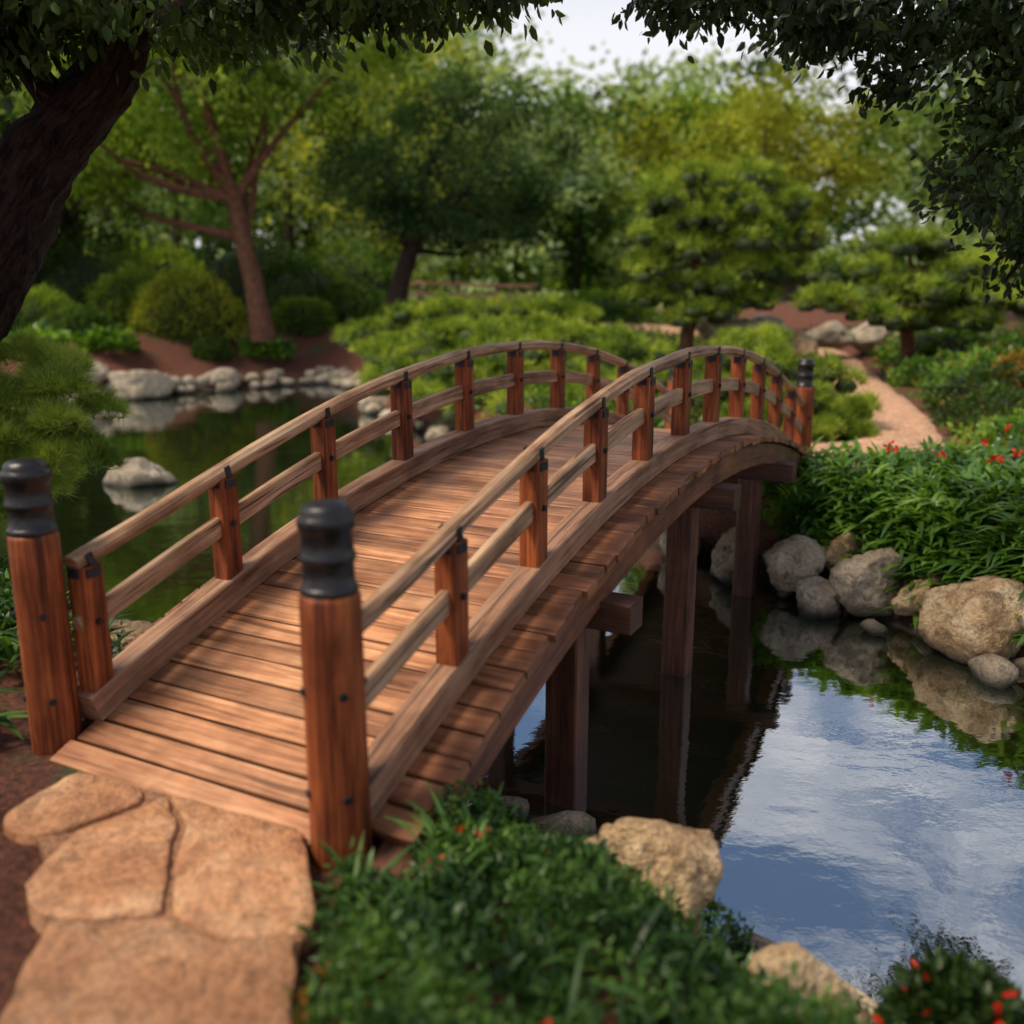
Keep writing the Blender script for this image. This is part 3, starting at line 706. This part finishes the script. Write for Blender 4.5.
# ---- cloud pines
pine('pine_tree',[(3.2,17,.1),(3.1,17,.7),(3.3,17,1.4),(3.2,17,2.2),(3.3,17,2.9),(3.2,17,3.4)],[.15,.13,.10,.08,.05,.03],
 [(3.2,17,3.35,.5,.5,.30),(2.7,16.9,3.0,.5,.5,.28),(3.8,17,3.05,.55,.5,.28),(3.25,16.7,2.72,.5,.5,.27),(2.4,16.9,2.45,.5,.5,.27),(4.0,16.9,2.5,.6,.5,.28),(3.1,16.6,2.2,.55,.5,.27),(2.3,16.9,1.92,.5,.5,.27),(4.15,16.8,1.95,.6,.5,.27),(3.25,16.6,1.65,.6,.5,.27),(2.45,17,1.4,.55,.5,.24),(4.2,17,1.4,.65,.5,.24),(3.3,16.6,1.15,.6,.5,.22)],.16,.020,8,1000)
pine('pine_tree',[(5.0,22,.3),(5.1,22,1.5),(5.0,22,2.6),(5.2,22,3.6)],[.13,.11,.08,.05],
 [(5.1,22,3.9,.8,.7,.4),(4.3,22,3.35,.8,.7,.36),(6.0,22,3.4,.85,.7,.36),(5.2,21.6,2.85,.8,.7,.34),(6.5,22,2.7,.8,.7,.34),(4.2,22,2.3,.7,.7,.34),(5.7,21.8,2.1,.8,.7,.34),(6.8,22,1.8,.7,.6,.3)],.21,.03,8,620)
pine('pine_tree',[(6.9,16.4,.2),(6.7,16.3,.9),(6.6,16.2,1.4),(6.6,16,1.9)],[.13,.11,.08,.05],
 [(6.5,16,2.2,.75,.6,.3),(5.5,15.8,1.8,.65,.6,.28),(7.4,15.8,1.9,.7,.6,.28),(6.4,15.6,1.5,.7,.6,.28),(4.95,15.6,1.4,.5,.5,.24),(7.7,15.6,1.4,.7,.6,.24),(7.0,15.4,1.1,.7,.5,.24),(5.8,15.3,1.12,.5,.5,.22)],.17,.020,8,840)
pine('pine_tree',[(8.9,15.4,.3),(8.7,15,1),(8.4,15,1.6)],[.13,.1,.05],
 [(8.3,15,1.9,.8,.7,.28),(7.6,14.2,1.4,.6,.6,.26),(8.9,14.4,1.4,.8,.7,.26)],.17,.02,8,740)
pine('pine_shrub',[(3.0,11.2,-.1),(2.95,11.2,.2),(3.1,11,.45)],[.07,.06,.04],
 [(3.0,11,.66,.5,.5,.24),(3.6,10.9,.5,.45,.45,.24),(2.5,11,.68,.45,.45,.24),(3.1,10.6,.36,.45,.4,.22),(3.8,10.7,.22,.32,.4,.22),(3.4,10.5,.08,.45,.4,.24),(2.4,10.9,.4,.4,.4,.22),(3.0,11.4,.85,.5,.4,.22),(2.7,10.3,.05,.5,.4,.24),(3.25,9.95,-.0,.35,.3,.2),(3.6,10.3,-.0,.3,.3,.2)],.13,.010,10,1400)
pads=[(x_,y_,z_,rng.uniform(.45,.75),.5,.26) for x_,y_,z_ in [(-1.9,15.6,.5),(-1.1,15.4,.75),(-.3,15.2,.85),(.5,15,.9),(-1.5,14.9,.2),(-.6,14.7,.4),(.2,14.5,.55),(1.0,14.5,.8),(1.6,14.4,.65),(-1.0,14.3,-.05),(-.1,14.1,.15),(.8,13.8,.3),(-2.2,15.6,.15),(1.6,13.4,.25),(.4,13.2,-.05),(1.1,12.6,.05)]]
pine('pine_shrub',[(-.3,15,-.2),(-.3,15,.3),(-.2,15,.6)],[.09,.08,.05],pads,.16,.016,9,900)
pads=[(x_,y_,z_,rng.uniform(.45,.75),.5,.26) for x_,y_,z_ in [(-3.0,20,.7),(-2.2,20.1,.95),(-1.4,20,1.1),(-.6,20,1.1),(.3,19.6,1.15),(1.2,19.5,.95),(-2.6,19.3,.4),(-1.7,19.2,.6),(-.8,19,.75),(.1,18.8,.7)]]
pine('pine_shrub',[(-1,20,0),(-1,20,.5),(-1,20,.8)],[.09,.08,.05],pads,.19,.024,8,620)
pine('pine_shrub',[(-3.55,5.9,-.2),(-3.4,5.9,.2),(-3.25,5.85,.5),(-3.05,5.8,.8)],[.07,.06,.05,.03],
 [(-2.95,5.8,1.06,.40,.35,.17),(-2.72,5.75,.84,.34,.3,.16),(-3.3,5.7,.95,.42,.3,.17),(-2.66,5.7,.58,.30,.3,.15),(-3.15,5.6,.66,.42,.3,.16),(-2.95,5.6,.40,.34,.25,.13),(-3.4,5.6,.4,.4,.3,.15),(-3.1,5.5,.2,.4,.3,.13)],.10,.0042,16,2700,mat=L_pinen,bark=B_dark,core=False)

# ---- shrubs left bank
def gz(x,y): return float(gh(np.array(x),np.array(y)))
for (x,y,rx,rz,mt,n) in [(-8.3,24.6,1.45,1.40,L_yellow,6500),(-10.0,25.6,1.3,1.5,L_bright,4600),(-11.6,26.4,1.8,2.3,L_mid,5600),(-14,27,2.4,2.8,L_mid,5600),(-10.2,28,1.8,2.1,L_bright,4200),(-10.4,22.8,.9,.7,L_mid,3000),(-11.6,23.4,1.2,1.1,L_bright,3900),(-12.2,21.5,1.2,1.2,L_mid,3400),(-7.4,23.4,.45,.4,L_mid,1500),(-5.7,26.2,.9,.8,L_bright,2400),(-4.6,27.6,1.3,1.0,L_mid,2600),(-6.0,28,1.6,1.7,L_mid,2800),(-8,29.5,2.2,2.4,L_canopy,3500),(-5.5,31,2,2.2,L_mid,3500),(-16.5,24,2.5,2.6,L_mid,4500),(2.6,28,1.6,.8,L_bright,2400),(-.6,23.5,1.0,.45,L_bright,2200),(1.2,22.5,1.2,.45,L_bright,2200),(-2.6,24.5,.8,.3,L_mid,1600)]:
    shrub('shrub',(x,y,gz(x,y)-.05),(rx,rx*.85,rz),n,.115 if y<27 else .17,mt,lump=.08)
for x,y in [(-9.3,22.0),(-6.2,24.1),(-10.4,21.0)]:
    n=360; a=rng.random(n)*TAU; q=np.sqrt(rng.random(n))*.6
    P=np.stack([x+q*np.cos(a),y+q*np.sin(a)*.8,gz(x,y)+rng.random(n)*.6*(1-q*.7)],1)
    leaves('broadleaf_plant',P,rvec(n)*.5+np.array([0,-.2,.35])+np.stack([np.cos(a)*.8,np.sin(a)*.8,0*a],1),.22*rng.uniform(.6,1.2,n),.6,[L_lush])
# ---- shrubs right side
for (x,y,rx,rz,n,ls) in [(5.7,11.0,.6,.38,3200,.07),(6.3,12.2,.75,.42,3400,.08),(5.45,9.5,.65,.36,3600,.06),(6.6,10.4,.8,.55,3800,.08),(7.0,13.4,.9,.5,3200,.09),(7.5,11.8,.9,.6,3200,.09),(5.7,8.6,.7,.45,3600,.06),(7.9,14.7,1.0,.5,2800,.1),(7.0,9.0,.9,.6,3200,.08),(6.6,14.8,.6,.35,2200,.09),(7.6,17,.9,.6,2500,.1),(4.85,8.4,.5,.25,2600,.055),(5.2,10.3,.35,.2,1500,.055)]:
    mi_=np.where(rng.random(n)<.035,1,0)+np.where(rng.random(n)<.008,1,0)
    mats=[L_lush if rng.random()<.65 else L_canopy,L_orange,L_red]
    shrub('flowering_shrub',(x,y,gz(x,y)-.04),(rx,rx*.9,rz+.08),n,ls,None,.5,mats=mats,mi=mi_,lump=.18)
shrub('flowering_shrub',(6.9,12.6,gz(6.9,12.6)+.25),(.45,.4,.35),1500,.08,None,.5,mats=[L_orange,L_yellow],mi=rng.integers(0,2,1500))
def region(n,x0,x1,y0,y1,cond):
    P=[]
    while len(P)<n:
        x=rng.uniform(x0,x1,4*n);y=rng.uniform(y0,y1,4*n); k=cond(x,y); P.extend(np.stack([x[k],y[k]],1).tolist())
    return np.array(P[:n])
q=region(480,2.0,5.2,4.9,8.2,lambda x,y:(sdf(x,y)>.26)&(path_dist(x,y)>.3)&(x+y*.2>3.3))
q2=region(150,2.2,4.2,5.0,7.4,lambda x,y:(sdf(x,y)>.22)&(sdf(x,y)<.55))
q=np.concatenate([q,q2])
e=empty('lily_plants')
st=np.repeat(q,16,0); n=len(st); st=st+rng.normal(size=st.shape)*.04
z0=gh(st[:,0],st[:,1])+rng.random(n)*.22
straps('foliage',np.column_stack([st,z0]),rng.random(n)*TAU,rng.uniform(.2,1.2,n),rng.uniform(.15,.30,n),rng.uniform(.03,.05,n),rng.uniform(.2,.7,n),[L_lush],parent=e)
nf=15; idx=rng.integers(0,480,nf); Pf=[];Df=[];mf=[]
for k in idx:
    c0=np.array([q[k,0],q[k,1],gz(q[k,0],q[k,1])+rng.uniform(.34,.44)])
    for _ in range(8): Pf.append(c0+rng.normal(size=3)*.010); Df.append(rvec(1)[0]+np.array([0,0,.3])); mf.append(0 if k%4 else 1)
leaves('flowers',np.array(Pf),np.array(Df),.04,.6,[L_red,L_orange],mi=np.array(mf),parent=e)
# ---- foreground ground cover
def cond(x,y):
    d=sdf(x,y)
    r1=(x>-.40-.02*y)&(d>.05)&(y<2.9)&~((x<-.28)&(y>2.2))&((x+.487)**2+(y-2.442)**2>.03)
    keep=((x-.42)**2/.07+(y-2.62)**2/.03>1)&((x-.74)**2/.02+(y-2.1)**2/.015>1)
    s=(x+.487)*dv.x+(y-2.442)*dv.y; o=(x+.487)*nv.x+(y-2.442)*nv.y
    return r1&keep&~((s>-.05)&(o>-.24))
q=region(1500,-.45,1.4,.9,3.0,cond)
st=np.repeat(q,22,0); n=len(st)
hgt=.10+.10*np.sin(st[:,0]*7)*np.sin(st[:,1]*6+1)
hh=rng.random(n)**.6
P=np.column_stack([st+rng.normal(size=st.shape)*.022,gh(st[:,0],st[:,1])+hh*(hgt+.05)])
D=rng.normal(size=P.shape)*.7+np.array([0,0,.55])
e=empty('ground_cover')
leaves('foliage',P,D,rng.uniform(.018,.042,n),.42,[L_cover],parent=e)
nf=1300; k=rng.integers(0,len(q),nf)
straps('fronds',np.column_stack([q[k],gh(q[k,0],q[k,1])+.05]),rng.random(nf)*TAU,rng.uniform(.6,1.4,nf),rng.uniform(.1,.24,nf),rng.uniform(.008,.016,nf),rng.uniform(.2,.6,nf),[L_cover],parent=e)
nf=20; k=rng.integers(0,len(q),nf)
leaves('blossoms',np.repeat(np.column_stack([q[k],gh(q[k,0],q[k,1])+.15]),4,0)+rng.normal(size=(nf*4,3))*.006,rvec(nf*4)+np.array([0,0,.6]),.014,.7,[L_red],parent=e)
n=2500; a=rng.random(n)*TAU;qq=np.sqrt(rng.random(n))
x=-.36+.10*qq*np.cos(a);y=1.76+.16*qq*np.sin(a)
leaves('ground_cover',np.column_stack([x,y,gh(x,y)+rng.random(n)*.08]),rng.normal(size=(n,3))*.7+np.array([0,0,.5]),.028,.5,[L_orange,L_cover],mi=(rng.random(n)<.6).astype(int))
n=2600; d=rvec(n); P=np.array([1.12,2.0,-.30])+d*np.array([.17,.17,.2])*rng.uniform(.5,1,n)[:,None]
leaves('flowering_plant',P,d+rng.normal(size=d.shape)*.5,.045,.5,[L_dark,L_red],mi=(rng.random(n)<.012).astype(int))
# ---- left foreground plants by newel
q=region(70,-2.7,-1.95,2.4,4.6,lambda x,y:(sdf(x,y)>.1)&((x+1.562)*nv.x+(y-2.995)*nv.y>.34))
st=np.repeat(q,12,0);n=len(st)
straps('strap_leaf_plant',np.column_stack([st+rng.normal(size=st.shape)*.03,gh(st[:,0],st[:,1])+rng.random(n)*.08]),rng.random(n)*TAU,rng.uniform(.5,1.4,n),rng.uniform(.18,.38,n),rng.uniform(.018,.035,n),rng.uniform(.2,.7,n),[L_cover])
q=region(500,-5.5,-2.2,3.2,6.4,lambda x,y:(sdf(x,y)>.0)); st=np.repeat(q,24,0);n=len(st)
leaves('ground_cover',np.column_stack([st+rng.normal(size=st.shape)*.06,gh(st[:,0],st[:,1])+rng.random(n)*.28]),rng.normal(size=(n,3))*.7+np.array([0,0,.5]),rng.uniform(.03,.07,n),.5,[L_cover])
q=region(260,-2.4,-1.25,1.2,2.6,lambda x,y:(x<-1.62+.1*(2.5-y))); st=np.repeat(q,16,0);n=len(st)
leaves('ground_cover',np.column_stack([st+rng.normal(size=st.shape)*.03,gh(st[:,0],st[:,1])+rng.random(n)*.12]),rng.normal(size=(n,3))*.7+np.array([0,0,.5]),rng.uniform(.02,.045,n),.5,[L_dark])
def sc(name,n,x0,x1,y0,y1,cond,per,ls,h,mats):
    q=region(n,x0,x1,y0,y1,cond); st=np.repeat(q,per,0);m_=len(st)
    P=np.column_stack([st+rng.normal(size=st.shape)*ls*1.6,gh(st[:,0],st[:,1])+rng.random(m_)*h])
    quadleaves(name,P,rng.normal(size=(m_,3))*.7+np.array([0,0,.6]),ls*rng.uniform(.6,1.3,m_),.5,mats,mi=rng.integers(0,len(mats),len(q)).repeat(per))
sc('ground_cover',1500,-3,6.2,9,30,lambda x,y:(sdf(x,y)>.25)&(path_dist(x,y)>.2)&(x>-2.6),20,.10,.18,[L_mid,L_bright,L_cover])
sc('ground_cover',380,-16,-2,22,40,lambda x,y:(sdf(x,y)>3.0)&(np.sin(x*1.3)*np.sin(y*1.1+x*.5)>.1),20,.14,.25,[L_mid,L_bright,L_canopy])
sc('ground_cover',900,4.5,14,6,22,lambda x,y:(sdf(x,y)>.4)&(path_dist(x,y)>.2),20,.09,.2,[L_mid,L_cover])
sc('ground_cover',1500,-30,30,36,70,lambda x,y:(y>0),16,.3,.4,[L_bright,L_far])
# ---- fence
e=empty('wooden_fence'); mb=MB()
xs=np.arange(-4.6,1.2,1.35)
for x in xs:
    z=gz(x,34); sweep(mb,[(Vector((x,34,z-.2)),Vector((1,0,0)),Vector((0,1,0))),(Vector((x,34,z+.95)),Vector((1,0,0)),Vector((0,1,0)))],rect(.15,.15,.01))
mb.obj('posts',[M_fence],parent=e); mb=MB()
for h in (.45,.82):
    sweep(mb,[(Vector((x,33.9,gz(x,34)+h)),Vector((0,1,0)),Vector((0,0,1))) for x in xs],rect(.05,.11,.01))
mb.obj('rails',[M_fence],parent=e)

# ------------------------------------------------------------------ world, sun, camera
SUN_EL=math.radians(55); SUN_AZ=math.radians(-108)   # azimuth from +Y toward +X
w=bpy.data.worlds.new('World'); scene.world=w; w.use_nodes=True; nt=w.node_tree; nt.nodes.clear()
out=N(nt,'ShaderNodeOutputWorld'); bg=N(nt,'ShaderNodeBackground'); nt.links.new(bg.outputs[0],out.inputs[0])
sky=N(nt,'ShaderNodeTexSky'); sky.sky_type='NISHITA'; sky.sun_disc=False; sky.sun_elevation=SUN_EL; sky.sun_rotation=SUN_AZ
tc=N(nt,'ShaderNodeTexCoord').outputs['Generated']
cn=noise_tex(nt,mapping(nt,tc,(1.6,1.6,4.5)),2.4,7,.64,.6)
cr_=ramp(nt,[(.46,(0,0,0)),(.62,(1,1,1))]); nt.links.new(cn.outputs[0],cr_.inputs[0])
sx=N(nt,'ShaderNodeSeparateXYZ'); nt.links.new(tc,sx.inputs[0])
hz=N(nt,'ShaderNodeMapRange'); hz.interpolation_type='SMOOTHSTEP'
hz.inputs[1].default_value=.22; hz.inputs[2].default_value=.42; hz.inputs[3].default_value=.9; hz.inputs[4].default_value=0
nt.links.new(sx.outputs[2],hz.inputs[0])
mxx=N(nt,'ShaderNodeMath',operation='MAXIMUM'); nt.links.new(hz.outputs[0],mxx.inputs[0]); nt.links.new(cr_.outputs[0],mxx.inputs[1])
c=mixc(nt,sky.outputs[0],(6.7,6.6,6.8),mxx.outputs[0])
nt.links.new(c,bg.inputs[0]); bg.inputs[1].default_value=.15
sun=bpy.data.lights.new('sun','SUN'); sun.energy=5.0; sun.angle=math.radians(18); sun.color=(1,.86,.66)
so=bpy.data.objects.new('sun',sun); col.objects.link(so)
dirv=Vector((math.sin(SUN_AZ)*math.cos(SUN_EL),math.cos(SUN_AZ)*math.cos(SUN_EL),math.sin(SUN_EL)))
so.rotation_euler=dirv.to_track_quat('Z','Y').to_euler(); so.location=dirv*50
cam=bpy.data.cameras.new('camera'); co=bpy.data.objects.new('camera',cam); col.objects.link(co)
co.location=(0,0,1.5463); co.rotation_euler=(math.pi/2-.2315,0,0)
cam.sensor_width=36; cam.lens=940.8/1024*36; cam.clip_end=2000; cam.clip_start=.05
cam.dof.use_dof=True; cam.dof.focus_distance=4.6; cam.dof.aperture_fstop=1.0
scene.camera=co
scene.view_settings.view_transform='Standard'; scene.view_settings.look='None'; scene.view_settings.exposure=0
